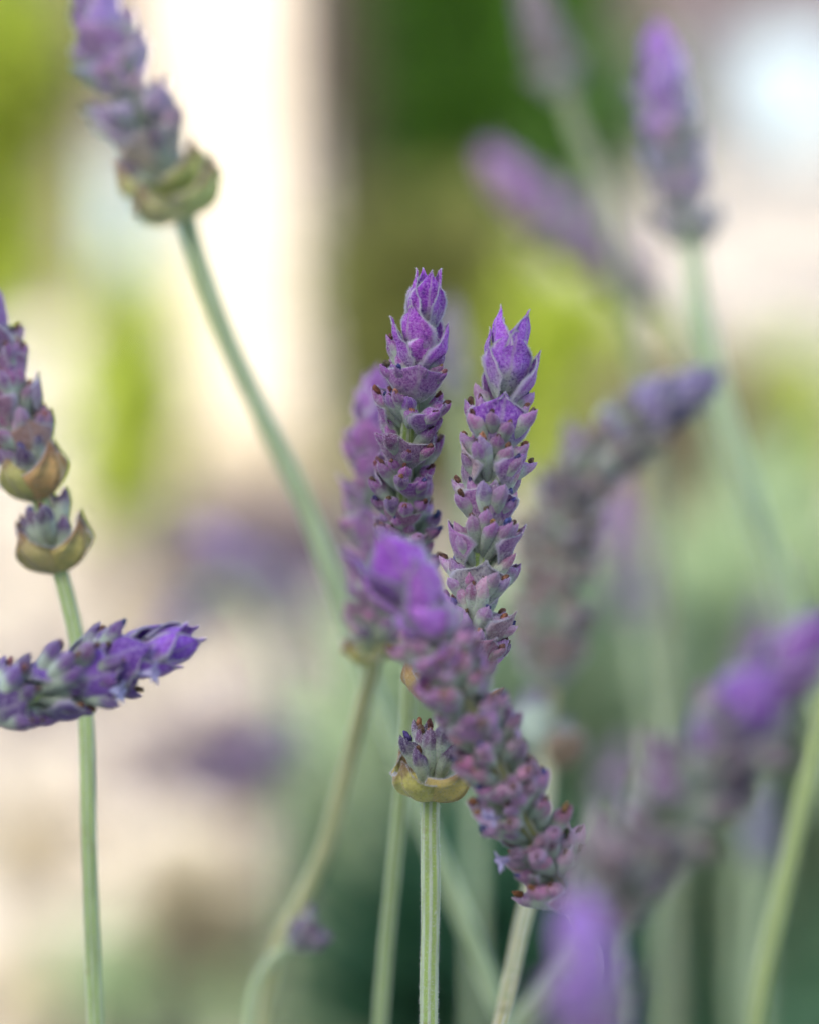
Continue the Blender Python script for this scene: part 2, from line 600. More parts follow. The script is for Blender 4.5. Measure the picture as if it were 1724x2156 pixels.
shrub('grey_shrub', 'low grey-green plant sprawling in front of the pale boulders', 'shrub', 570, 2090, 1.45, 200, 100, 700, .03, .3, LF['greygreen'], 39, depth_r=.08, upright=.6)


shrub('dry_shrub', 'straw coloured dry grass clump around the foot of the white column', 'shrub', 560, 1060, 2.75, 170, 140, 500, .07, .12, LF['straw'], 40, depth_r=.08, upright=1.2)
for k_, (px_, py_, d_, rx_, ry_, mt_, lb_) in enumerate([
        (90, 1500, 2.3, 120, 70, 'mauve', 'low mauve plant on bright gravel under the sideways spike'),
        (330, 1660, 2.0, 90, 80, 'mauve', 'low greyish mauve plant on bright gravel beside the mauve shrub'),
        (80, 1800, 1.85, 110, 80, 'straw', 'low straw coloured plant on bright gravel beside the slim green stem'),
        (250, 2080, 1.5, 110, 90, 'greygreen', 'pale grey-green plant near the slim green stem'),
        (60, 2100, 1.52, 90, 80, 'straw', 'small straw coloured tuft on the bright gravel'),
        (440, 1330, 2.6, 120, 60, 'straw', 'straw coloured tuft in front of the mauve shrub'),
        (700, 1480, 1.9, 80, 200, 'mauve', 'mauve grey shrub just behind the bent tan stem')]):
    shrub('ground_plant', lb_, 'plant', px_, py_, d_, rx_, ry_, 380, .028, .3, LF[mt_], 60 + k_, depth_r=.06, upright=.7, nclump=7, trunk_r=.004)


for k_, (px_, py_, d_, rx_, ry_, n_, lb_) in enumerate([
        (560, 1190, 1.3, 190, 95, 1500, 'hazy mauve grey clump above the beige boulder'),
        (560, 1610, 1.15, 190, 62, 1300, 'hazy plum grey clump between the beige and the cream boulder'),
        (705, 1720, 1.1, 60, 300, 1300, 'upright plum grey clump just behind the bent tan stem'),
        (400, 1980, 1.1, 75, 75, 300, 'small dry grey clump on the gravel below the cream boulder')]):
    shrub('mauve_clump', lb_, 'plant', px_, py_, d_, rx_, ry_, n_, .022, .3, LF['dry' if k_ == 3 else 'mauve'], 80 + k_, depth_r=.04, upright=.5, nclump=9, trunk_r=.002)


def boulder(label, px, py, w_px, h_px, seed):
    d = ground_depth(py + h_px * .5)
    p = P(px, py + h_px * .5, d)
    bm = bmesh.new()
    bmesh.ops.create_icosphere(bm, subdivisions=4, radius=1)
    for v in bm.verts:
        v.co *= 1 + .16 * mnoise.noise(v.co * 1.3 + Vector((seed, 0, 0))) + .05 * mnoise.noise(v.co * 4)
        v.co = Vector((v.co.x * w_px * PX * d / 2, v.co.y * w_px * PX * d / 2, (v.co.z + .85) * h_px * PX * d / 2))
    me = bpy.data.meshes.new('boulder')
    bm.to_mesh(me)
    bm.free()
    me.materials.append(M['stone'])
    me.polygons.foreach_set('use_smooth', [True] * len(me.polygons))
    o = link('boulder', me)
    o.location = (p.x, p.y, 0)
    tag(o, label, 'stone', 'pale garden boulders')


boulder('pale beige rounded boulder resting on the gravel behind the long diagonal stem', 525, 1440, 220, 190, 3)
boulder('pale cream boulder resting on the gravel beside the bent tan stem', 525, 1790, 200, 230, 8)


# leafy lavender cushion under and behind the stalks
def cushion(label, px, py, d, rx, ry, n, mat, seed, dr, size=.032):
    return shrub('lavender_bush', label, 'bush', px, py, d, rx, ry, n, size, .14, mat, seed, 'lavender bushes', nclump=16, upright=.9, trunk_r=.006, depth_r=dr)


cushion('grey-green lavender cushion of narrow leaves below the withered spike', 1250, 1650, .80, 330, 480, 3000, LF['greygreen'], 31, .10)
cushion('grey-green lavender cushion of narrow leaves below the deep purple tip', 1640, 1560, .86, 300, 560, 3000, LF['greygreen'], 32, .10)
cushion('fresh green lavender cushion of narrow leaves under the bright lilac tip', 1480, 2120, .80, 330, 200, 2200, LF['fresh'], 35, .08)
cushion('deep green lavender cushion at the foot of the ribbed green stem', 1010, 2090, .62, 230, 230, 1600, LF['deep'], 33, .06)
cushion('pale green lavender cushion below the bent tan stem', 790, 1850, .95, 170, 480, 1700, LF['greygreen'], 34, .10)

# loose pale stones on the gravel
rg = random.Random(9)
V, Fc = [], []
bm = bmesh.new()
bmesh.ops.create_icosphere(bm, subdivisions=1, radius=1)
iv = [v.co.copy() for v in bm.verts]
iff = [tuple(v.index for v in f.verts) for f in bm.faces]
bm.free()
for _ in range(1500):
    y = rg.uniform(.9, 6)
    x = rg.uniform(-.5, .5) * (y + .8) * .9
    s = rg.uniform(.006, .020) if rg.random() < .8 else rg.uniform(.02, .05)
    b = len(V)
    a = rg.uniform(0, 6.28)
    for v in iv:
        q = v * s * (1 + .25 * mnoise.noise(v * 2 + Vector((b, 0, 0))))
        V.append((x + q.x * math.cos(a) * 1.3 - q.y * math.sin(a), y + q.x * math.sin(a) * 1.3 + q.y * math.cos(a), s * .3 + q.z * .6))
    Fc += [tuple(i + b for i in f) for f in iff]
st = link('gravel', mesh_from('gravel', V, Fc, [M['stone']]))
tag(st, 'loose pale stones strewn over the gravel ground', 'gravel')
st['kind'] = 'stuff'

# ------------------------------------------------------------------ plant pieces (metres, local Z along the piece, +Y outward)
def interp(tab, u):
    for (a, va), (b, vb) in zip(tab, tab[1:]):
        if u <= b:
            t = (u - a) / (b - a)
            t = t * t * (3 - 2 * t) if False else t
            return va + (vb - va) * t
    return tab[-1][1]


def add_hairs(V, Fc, A, MI, pts, rg, w=0.000017):
    """pts: (point, normal, length); one slim triangle per hair"""
    for p, n, L in pts:
        d = (n + Vector((rg.gauss(0, .35), rg.gauss(0, .35), rg.gauss(0, .35)))).normalized()
        s = d.cross(Vector((rg.uniform(-1, 1), rg.uniform(-1, 1), rg.uniform(-1, 1))))
        if s.length < 1e-6:
            continue
        s = s.normalized() * w
        i = len(V)
        mid = p + d * L + Vector((rg.gauss(0, .15), rg.gauss(0, .15), rg.gauss(0, .15))) * L
        V += [tuple(p - s), tuple(p + s), tuple(mid)]
        for k in A:
            A[k] += [0.5] * 3
        Fc.append((i, i + 1, i + 2))
        MI.append(1)


PROF = {
    'fertile': [(0, .16), (.12, .30), (.30, .66), (.46, .95), (.58, 1.0), (.70, .86), (.80, .58), (.90, .26), (1, .02)],
    'tip': [(0, .30), (.15, .62), (.32, .93), (.46, 1.0), (.62, .88), (.76, .60), (.88, .30), (.95, .13), (1, .015)],
    'basal': [(0, .28), (.14, .60), (.30, .93), (.42, 1.0), (.56, .86), (.70, .56), (.84, .27), (1, .02)],
}


def bract_mesh(name, kind, L, W, Rc, belly, tipcurl, seed, hairs=800, mat='bract', nu=16, nv=12, th=0.10):
    """a cupped bract: L long, W half width, Rc cup radius, all in mm"""
    rg = random.Random(seed)
    ph = rg.uniform(0, 6)
    asym = rg.uniform(-.12, .12)
    edge_off = [rg.uniform(-.05, .05) for _ in range(nu + 1)]
    edge_off2 = [rg.uniform(-.05, .05) for _ in range(nu + 1)]

    def surf(u, v):
        w = W * interp(PROF[kind], u)
        i = min(nu, int(round(u * nu)))
        w *= 1 + ((edge_off[i] if v > 0 else edge_off2[i]) * abs(v)) * (1 if u < .95 else 0)
        x = v * w * (1 + asym * (1 if v > 0 else -1))
        # cup about the axis, tighter at the base
        rc = Rc * (0.55 + 0.75 * u)
        a = max(-1.9, min(1.9, x / rc))
        X = rc * math.sin(a)
        Y = rc * (math.cos(a) - 1)
        # outward belly and out-curling tip
        Y += belly * math.sin(math.pi * min(1, u * 1.05)) + tipcurl * max(0, u - .65) ** 2 * 8
        # keel, side pleats, crumple
        Y += 0.22 * math.exp(-(v / .10) ** 2) * math.sin(math.pi * min(1, u * .9 + .1))
        Y += 0.13 * math.cos(v * 7.5 + ph) * math.sin(math.pi * u) * (1 if kind != 'basal' else 2.6)
        nz = mnoise.noise(Vector((X * .55 + ph * 3, u * L * .55, seed * 1.7)))
        Y += nz * 0.45 * u
        X += mnoise.noise(Vector((u * 4, v * 2 + 9, seed * 2.3))) * .22 * u
        Z = u * L
        Z -= 0.10 * L * v * v * u      # shoulders fall back
        return Vector((X, Y, Z)) * MM

    V, Fc, MI = [], [], []
    A = {'u': [], 'e': [], 'm': []}
    us = [1 - (1 - i / nu) ** 1.15 for i in range(nu + 1)]
    vs = [-1 + 2 * j / nv for j in range(nv + 1)]
    grid = [[surf(u, v) for v in vs] for u in us]
    nrm = [[None] * (nv + 1) for _ in range(nu + 1)]
    for i in range(nu + 1):
        for j in range(nv + 1):
            a = grid[min(nu, i + 1)][j] - grid[max(0, i - 1)][j]
            b = grid[i][min(nv, j + 1)] - grid[i][max(0, j - 1)]
            n = b.cross(a) * -1
            if n.length < 1e-12:
                n = Vector((0, 1, 0))
            n.normalize()
            if n.y < 0 and abs(n.y) > .3:
                pass
            nrm[i][j] = n
    # normals should point outward (+Y) at the middle
    sgn = 1 if nrm[nu // 2][nv // 2].y > 0 else -1
    t = th * MM * .5
    for side in (1, -1):
        for i in range(nu + 1):
            for j in range(nv + 1):
                edge = max(abs(vs[j]), 0)
                k = 0.35 if edge > .99 or i == nu else 1
                p = grid[i][j] + nrm[i][j] * (sgn * side * t * k)
                V.append(tuple(p))
                A['u'].append(us[i])
                A['e'].append(max(abs(vs[j]), us[i] ** 6))
                A['m'].append(abs(vs[j]))
    N = (nu + 1) * (nv + 1)
    idx = lambda s, i, j: s * N + i * (nv + 1) + j
    for i in range(nu):
        for j in range(nv):
            f = (idx(0, i, j), idx(0, i + 1, j), idx(0, i + 1, j + 1), idx(0, i, j + 1))
            g = (idx(1, i, j), idx(1, i, j + 1), idx(1, i + 1, j + 1), idx(1, i + 1, j))
            if sgn < 0:
                f, g = f[::-1], g[::-1]
            Fc += [f, g]
    rim = [(0, j) for j in range(nv + 1)] + [(i, nv) for i in range(1, nu + 1)] + [(nu, j) for j in range(nv - 1, -1, -1)] + [(i, 0) for i in range(nu - 1, 0, -1)]
    for a, b in zip(rim, rim[1:] + rim[:1]):
        Fc.append((idx(0, *a), idx(0, *b), idx(1, *b), idx(1, *a)))
    MI += [0] * len(Fc)
    hp = []
    for _ in range(hairs):
        i, j = rg.randrange(nu), rg.randrange(nv)
        a, b = rg.random(), rg.random()
        p = grid[i][j].lerp(grid[i + 1][j], a).lerp(grid[i][j + 1].lerp(grid[i + 1][j + 1], a), b)
        n = nrm[i][j] * (sgn * (1 if rg.random() < .75 else -1))
        hp.append((p, n, rg.uniform(.12, .28) * MM))
    for _ in range(int(hairs * 1.6)):
        i = rg.randrange(1, nu)
        s = rg.choice((0, nv))
        p = grid[i][s].lerp(grid[i + 1][s], rg.random())
        n = (grid[i][s] - grid[i][s + (1 if s == 0 else -1)])
        n = (n.normalized() if n.length > 1e-9 else Vector((0, 0, 1))) + Vector((0, 0, .5))
        hp.append((p, n.normalized(), rg.uniform(.14, .36) * MM))
    add_hairs(V, Fc, A, MI, hp, rg)
    return mesh_from(name, V, Fc, [M[mat], M['hair']], A, mat_idx=MI)


def calyx_mesh(name, seed, L=5.2, rad=.82, hairs=420):
    rg = random.Random(seed)
    nseg = 22
    ribs = 7
    prof = [(0, .36), (.10, .55), (.25, .76), (.42, .94), (.58, 1.02), (.72, 1.04), (.83, 1.0), (.91, .84), (.965, .60), (1.0, .34)]
    prof2 = [(.985, .22), (.93, .16), (.90, .0001)]
    bend = rg.uniform(-.25, .35)
    sq = rg.uniform(.85, 1.0)
    V, Fc, MI = [], [], []
    A = {'u': [], 'e': [], 'm': []}
    rings = []
    for k, (u, r) in enumerate(prof + prof2):
        inner = k >= len(prof)
        ring = []
        for s in range(nseg):
            ph = 2 * math.pi * s / nseg
            rb = .5 + .5 * math.cos(ribs * ph)
            rr = r * rad * (1 + (.07 * (rb - .5) if not inner else 0))
            # the mouth: one big rounded hood on the outer side, small teeth elsewhere
            hood = max(0, u - .72) / .28
            z = u * L + hood * (.75 * math.cos(ph) + .16 * math.cos(5 * ph)) * (.5 if inner else .8)
            x = rr * math.sin(ph)
            y = rr * math.cos(ph) * sq + bend * u * u * 1.2
            ring.append(len(V))
            nz = mnoise.noise(Vector((x * 1.4, y * 1.4 + seed, z * .9))) * .10
            V.append((x * (1 + nz) * MM, y * (1 + nz) * MM, z * MM))
            A['u'].append(u if not inner else 1.1)
            A['e'].append(rb)
            A['m'].append(1)
        rings.append(ring)
    for a, b in zip(rings, rings[1:]):
        for s in range(nseg):
            Fc.append((a[s], a[(s + 1) % nseg], b[(s + 1) % nseg], b[s]))
    MI += [0] * len(Fc)
    hp = []
    for _ in range(hairs):
        k = rg.randrange(1, len(prof) - 1)
        s = rg.randrange(nseg)
        a, b = Vector(V[rings[k][s]]), Vector(V[rings[k + 1][(s + 1) % nseg]])
        p = a.lerp(b, rg.random())
        n = Vector((p.x, p.y, .25 * rad * MM + (p.z - .8 * L * MM if k > 6 else 0)))
        hp.append((p, n.normalized(), rg.uniform(.10, .26) * MM))
    add_hairs(V, Fc, A, MI, hp, rg)
    return mesh_from(name, V, Fc, [M['calyx'], M['hair']], A, mat_idx=MI)


def dried_mesh(name, seed):
    rg = random.Random(seed)
    bm = bmesh.new()
    bmesh.ops.create_icosphere(bm, subdivisions=2, radius=.34 * MM)
    for v in bm.verts:
        n = mnoise.noise(v.co * 3500 + Vector((seed, 0, 0)))
        v.co *= 1 + .55 * n
        v.co.z *= 1.5
    me = bpy.data.meshes.new(name)
    bm.to_mesh(me)
    bm.free()
    me.materials.append(M['dry'])
    me.polygons.foreach_set('use_smooth', [True] * len(me.polygons))
    return me


def corolla_mesh(name, seed):
    """small two-lipped flower: tube and five rounded lobes"""
    rg = random.Random(seed)
    V, Fc = [], []
    n = 20
    for k, (z, r) in enumerate([(0, .45), (1.6, .5), (2.6, .75), (3.0, 1.1), (3.25, 1.75), (3.15, 2.3)]):
        for s in range(n):
            ph = 2 * math.pi * s / n
            lob = .5 + .5 * math.cos(5 * ph)
            rr = r * (1 - (1 - lob) * .62 * max(0, (k - 2) / 3))
            V.append((rr * math.sin(ph) * MM, rr * math.cos(ph) * MM * (1.1 if math.cos(ph) > 0 else .9), (z + .25 * lob * (k > 3) * rg.uniform(.3, 1)) * MM))
    for k in range(5):
        for s in range(n):
            Fc.append((k * n + s, k * n + (s + 1) % n, (k + 1) * n + (s + 1) % n, (k + 1) * n + s))
    return mesh_from(name, V, Fc, [M['corolla']])


FERT = [bract_mesh('fertile_bract_%d' % i, 'fertile', 4.7 + .15 * i, 3.6 + .15 * (i % 3), 3.0 + .2 * (i % 2), .35 + .1 * (i % 3), .10 + .12 * (i % 4), 11 + i) for i in range(7)]
TIPB = [bract_mesh('tip_bract_%d' % i, 'tip', 7.6 + .25 * i, 2.55 + .12 * (i % 3), 2.6 + .25 * (i % 2), .55 + .1 * (i % 3), (-.15, .25, .1, .5, -.05)[i], 41 + i, hairs=950) for i in range(5)]
BASB = [bract_mesh('basal_bract_%d' % i, 'basal', 7.0 + .4 * i, 4.1, 3.4, 1.35, -.75, 71 + i, mat='basal', hairs=900) for i in range(3)]
CALX = [calyx_mesh('calyx_%d' % i, 90 + i, 4.3 + .16 * i, .90 + .035 * (i % 4)) for i in range(7)]
DRY = [dried_mesh('dried_corolla_%d' % i, i * 3.1) for i in range(4)]
CORO = [corolla_mesh('corolla_%d' % i, i) for i in range(2)]


# ------------------------------------------------------------------ curves and tubes
def spline(pts, step):
    """Catmull-Rom through the points, resampled roughly every step metres"""
    out = []
    n = len(pts)
    for i in range(n - 1):
        p0 = pts[i - 1] if i else pts[0] * 2 - pts[1]
        p1, p2 = pts[i], pts[i + 1]
        p3 = pts[i + 2] if i + 2 < n else p2 * 2 - p1
        k = max(2, int((p2 - p1).length / step))
        for j in range(k):
            t = j / k
            out.append(.5 * ((2 * p1) + (p2 - p0) * t + (2 * p0 - 5 * p1 + 4 * p2 - p3) * t * t + (3 * p1 - p0 - 3 * p2 + p3) * t ** 3))
    out.append(pts[-1].copy())
    return out


def tube_mesh(name, pts, rad, mats, origin, nseg=16, ridges=8, amp=.10, hairs_to=0, hair_n=0, seed=1, caps=True):
    """pts with radii; ridged section; attribute e is 1 on a ridge"""
    rg = random.Random(seed)
    V, Fc = [], []
    A = {'u': [], 'e': [], 'm': []}
    n = len(pts)
    T0 = (pts[1] - pts[0]).normalized()
    X = T0.orthogonal().normalized()
    rings = []
    fr = []
    for i, p in enumerate(pts):
        T = (pts[min(n - 1, i + 1)] - pts[max(0, i - 1)]).normalized()
        X = (X - T * X.dot(T)).normalized()
        Y = T.cross(X)
        r = rad[i] if isinstance(rad, list) else rad
        ring = []
        for s in range(nseg):
            ph = 2 * math.pi * s / nseg
            rb = .5 + .5 * math.cos(ridges * ph)
            sqr = 1 + .07 * math.cos(4 * ph)
            rr = r * (1 + amp * (rb - .7)) * sqr * (1 + .07 * mnoise.noise(p * 160) + .05 * mnoise.noise(p * 600 + X * s))
            ring.append(len(V))
            V.append(tuple(p - origin + X * (rr * math.cos(ph)) + Y * (rr * math.sin(ph))))
            A['u'].append(i / n)
            A['e'].append(rb)
            A['m'].append(1)
        rings.append(ring)
        fr.append((p, X.copy(), Y.copy(), r))
    for a, b in zip(rings, rings[1:]):
        for s in range(nseg):
            Fc.append((a[s], a[(s + 1) % nseg], b[(s + 1) % nseg], b[s]))
    if caps:
        Fc.append(tuple(rings[0][::-1]))
        Fc.append(tuple(rings[-1]))
    MI = [0] * len(Fc)
    if hair_n:
        hp = []
        for _ in range(hair_n):
            i = rg.randrange(0, max(1, min(n - 1, hairs_to)))
            p, x, y, r = fr[i]
            q = pts[i].lerp(pts[i + 1], rg.random()) - origin
            ph = rg.uniform(0, 6.283)
            nn = x * math.cos(ph) + y * math.sin(ph)
            hp.append((q + nn * r * .95, nn, rg.uniform(.14, .34) * MM))
        add_hairs(V, Fc, A, MI, hp, rg)
    return mesh_from(name, V, Fc, mats, A, mat_idx=MI)


# ------------------------------------------------------------------ a lavender stalk
VIOLET = (0.32, 0.12, 0.50)
LILAC = (0.36, 0.20, 0.62)
PLUM = (0.28, 0.10, 0.30)
MAUVE = (0.42, 0.20, 0.34)
ROSE = (0.50, 0.24, 0.30)
SLATE = (0.30, 0.29, 0.40)
TAN = (0.48, 0.34, 0.24)
BROWN = (0.20, 0.11, 0.07)
YELLOW = (0.80, 0.70, 0.20)
GREEN = (0.44, 0.55, 0.32)


HP = math.pi / 2


def lerp3(a, b, t):
    return tuple(x + (y - x) * t for x, y in zip(a, b))


def vary(c, rg, k=.10):
    j = 1 + rg.gauss(0, k)
    return tuple(max(.01, min(.95, x * j * (1 + rg.gauss(0, k * .6)))) for x in c)


class Axis:
    def __init__(self, pts):
        self.p = pts
        self.s = [0.0]
        for a, b in zip(pts, pts[1:]):
            self.s.append(self.s[-1] + (b - a).length)
        self.L = self.s[-1]

    def at(self, d):
        d = max(0, min(self.L, d))
        for i in range(len(self.p) - 1):
            if self.s[i + 1] >= d:
                t = (d - self.s[i]) / max(1e-9, self.s[i + 1] - self.s[i])
                a = self.p[max(0, i - 2)]
                b = self.p[min(len(self.p) - 1, i + 3)]
                return self.p[i].lerp(self.p[i + 1], t), (a - b).normalized()      # tangent towards the tip
        return self.p[-1], (self.p[-2] - self.p[-1]).normalized()

    def near(self, q):
        best = min(range(len(self.p)), key=lambda i: (self.p[i] - q).length)
        return self.s[best]


def frame(C, T, az, theta, r0, twist=0.0):
    tocam = (CAM - C)
    R0 = (tocam - T * tocam.dot(T)).normalized()
    R90 = T.cross(R0)
    Rv = R0 * math.cos(az) + R90 * math.sin(az)
    Z = T * math.cos(theta) + Rv * math.sin(theta)
    Y = Rv * math.cos(theta) - T * math.sin(theta)
    X = Y.cross(Z)
    if twist:
        q = Matrix.Rotation(twist, 3, Z)
        X, Y = q @ X, q @ Y
    base = C + Rv * r0
    m = Matrix((( X.x, Y.x, Z.x, base.x), (X.y, Y.y, Z.y, base.y), (X.z, Y.z, Z.z, base.z), (0, 0, 0, 1)))
    return m, Rv


def place(root, name, me, mtx, sc, colr):
    o = link(name, me, root, mtx @ Matrix.Diagonal((sc[0], sc[1], sc[2], 1)))
    o.color = (*colr, 1)
    return o


def calyx(root, C, T, az, theta, r0, sc, colr, rg, dried):
    m, _ = frame(C, T, az, theta, r0, rg.uniform(-.5, .5))
    me = rg.choice(CALX)
    o = place(root, 'calyx', me, m, (sc, sc, sc * rg.uniform(.9, 1.1)), colr)
    if dried and rg.random() < .75:
        d = link('dried_corolla', rg.choice(DRY))
        d.parent = o
        d.matrix_local = Matrix.Translation((0, 0, max(v.co.z for v in list(me.vertices)[:220]) - .55 * MM)) @ Matrix.Rotation(rg.uniform(0, 6), 4, 'Z') @ Matrix.Diagonal((1, 1, rg.uniform(.8, 1.4), 1))
        d.color = (*vary(rg.choice([BROWN, BROWN, (.42, .20, .10), (.10, .10, .30), (.30, .14, .12)]), rg, .2), 1)
    return o


def ground_end(p, rg, spread=.06):
    """where the stem meets the ground below, pulled towards the middle of the clump"""
    return Vector((p.x * .75 + rg.uniform(-spread, spread) * .5, p.y + .05 + rg.uniform(-.02, .03), -0.004))


def stalk(label, spike, stem, seed, r=1.0, tipc=LILAC, midc=PLUM, lowc=MAUVE, stemc=GREEN, stem_w=1.05, whorls=None, tuft=None,
          dried=False, basal=None, phase=0.0, hair_n=0, spacing=3.9, flowers=(), first=15.0, ncal=4, group='lavender flower stalks', extra=(), bract_fade=0.0, cal_open=38, calc=PLUM):
    """spike: axis points from the tip down; stem: points from below the spike on to the edge of view; the rest runs to the ground"""
    rg = random.Random(seed)
    last = stem[-1]
    gp = ground_end(last, rg)
    knee = last.lerp(gp, .35) + (last - stem[-2]).normalized() * .03 if len(stem) > 1 else last.lerp(gp, .4)
    knee.z = max(.12, min(knee.z, last.z - .02))
    root = empty('lavender_stalk', gp)
    tag(root, label, 'lavender', group)
    sp = spline(spike + stem, .0012)
    full = sp + spline([last, knee, gp], .012)[1:]
    # spike end
    ax = Axis(sp)
    send = ax.near(spike[-1]) / MM
    # rachis and stem as one tapering tube, starting below the tip
    start = 6.0 * r
    tp, tr = [], []
    fx = Axis(full)
    d = start * MM
    while d < fx.L:
        c, _ = fx.at(d)
        dd = d / MM
        rr = .45 + .65 * min(1, (dd - start) / 10)
        if dd > send:
            rr = 1.1 + (stem_w - 1.1) * min(1, (dd - send) / 6)
        tp.append(c)
        tr.append(rr * MM * r)
        d += (.8 if hair_n else 1.6) * MM if d < ax.L else .012
    tp.append(gp)
    tr.append(tr[-1])
    k_view = sum(1 for _ in tp if True)
    vis = int((ax.L - start * MM) / ((.8 if hair_n else 1.6) * MM))
    me = tube_mesh('lavender_stem', tp, tr, [M['stem'], M['hair']], gp, nseg=32 if hair_n else 16, hairs_to=vis, hair_n=hair_n, seed=seed)
    so = link('stem', me, root)
    so.color = (*stemc, 1)
    # tuft of sterile bracts at the tip
    tf = tuft if tuft is not None else [
        (7.4, 0.3, 4, .90, .78), (7.6, math.pi + .3, 4, .88, .78), (8.0, 1.8, 6, .86, .85), (8.2, -1.3, 7, .88, .85),
        (10.4, 0.9, 13, .95, 1.0), (10.8, 4.0, 14, .92, 1.0), (12.4, -.55, 20, .90, 1.05), (12.9, 2.5, 21, .90, 1.05)]
    for (dm, az, th, ls, ws) in tf:
        ws *= 1.18
        C, T = ax.at(dm * MM * r)
        m, _ = frame(C, T, az + phase, R(th + rg.uniform(-2, 2)), .55 * MM * r, rg.uniform(-.15, .15))
        c = vary(lerp3(tipc, midc, max(0, min(1, (dm - 8) / 14)) * .8), rg, .09)
        s = r * rg.uniform(.94, 1.06)
        place(root, 'bract', rg.choice(TIPB), m, (ws * s, ws * s, ls * s), c)
    # whorls of fertile bracts with calyces
    wl_ = whorls
    if wl_ is None:
        wl_ = []
        d = first
        k = 0
        while d < send / r - 1.5:
            wl_.append((d, phase + (math.pi / 2) * (k % 2)))
            d += spacing * rg.uniform(.92, 1.1)
            k += 1
    nW = len(wl_)
    for k, w in enumerate(wl_):
        d, az0 = w[0], w[1]
        f = k / max(1, nW - 1)
        C, T = ax.at(d * MM * r)
        size = 1.0 - .06 * f if k else .95
        spec = w[2] if len(w) > 2 else {}
        for b in (0, 1):
            az = az0 + b * math.pi + rg.uniform(-.18, .18)
            th = spec.get('th', 24 + 6 * f) + rg.uniform(-4, 4)
            cc = lerp3(tipc, midc, min(1, .45 + f * 1.1)) if f < .5 else lerp3(midc, lowc, (f - .5) * 2)
            if b == 0 and 'c' in spec:
                cc = spec['c']
            m, _ = frame(C, T, az, R(th - 6), 1.65 * MM * r, rg.uniform(-.12, .12) + (spec.get('tw', 0) if b == 0 else 0))
            s = r * 1.16 * size * rg.uniform(.9, 1.08) * (1 - bract_fade * f) * (spec.get('s', 1) if b == 0 else 1)
            place(root, 'bract', FERT[(rg.randrange(len(FERT)))], m, (s * spec.get('w', 1), s, s), vary(cc, rg, .08))
        for b in (0, 1):
            for q in range(ncal):
                az = az0 + b * math.pi + (q - (ncal - 1) / 2) * (2.5 / ncal) + rg.uniform(-.16, .16)
                az += math.pi / 2 * 0
                up = rg.uniform(-.2, 1.5) * (1 if q % 2 else .6)
                C2, T2 = ax.at((d - .5 - up) * MM * r)
                th = rg.uniform(cal_open - 12, cal_open + 8)
                cc = vary(lerp3(calc, lerp3(midc, lowc, f), .35), rg, .14)
                calyx(root, C2, T2, az, R(th), .85 * MM * r, r * rg.uniform(.82, 1.02), cc, rg, dried)
        for g in (0, 1):
            for q in (-1, 0, 1):
                az = az0 + HP + g * math.pi + q * .42 + rg.uniform(-.15, .15)
                C2, T2 = ax.at((d - .8 - rg.uniform(0, 1.6) - (1.2 if q == 0 else 0)) * MM * r)
                cc = vary(lerp3(calc, lerp3(midc, lowc, f), .30), rg, .15)
                calyx(root, C2, T2, az, R(rg.uniform(20, 36)), .8 * MM * r, r * rg.uniform(.80, 1.0), cc, rg, dried)
    # separated lower whorls with yellowing bracts
    for (q, az0, thb, nb, cc, s0, nc) in (basal or []):
        dd = ax.near(q)
        C, T = ax.at(dd)
        for b in range(nb):
            az = az0 + b * 2 * math.pi / nb + rg.uniform(-.15, .15)
            m, _ = frame(C, T, az, R(thb + rg.uniform(-5, 5)), .7 * MM * r, rg.uniform(-.1, .1))
            s = r * s0 * rg.uniform(.95, 1.05)
            place(root, 'bract', BASB[b % len(BASB)], m, (s, s, s), vary(cc, rg, .10))
        for j in range(nc):
            az = az0 + j * 2 * math.pi / nc + rg.uniform(-.25, .25)
            C2, T2 = ax.at(dd - rg.uniform(.8, 4.2) * MM * r)
            calyx(root, C2, T2, az, R(rg.uniform(10, 32)), .9 * MM * r, r * rg.uniform(.9, 1.15), vary((.15, .09, .17), rg, .15), rg, dried)
    # open flowers
    for (q, az, th) in flowers:
        C, T = ax.at(ax.near(q))
        m, _ = frame(C, T, az, R(th), 2.6 * MM * r)
        place(root, 'corolla', rg.choice(CORO), m, (r * .6, r * .6, r * .6), vary((.70, .64, .90), rg, .05))
    return root


def S(*pts):
    return [F(*p) for p in pts]


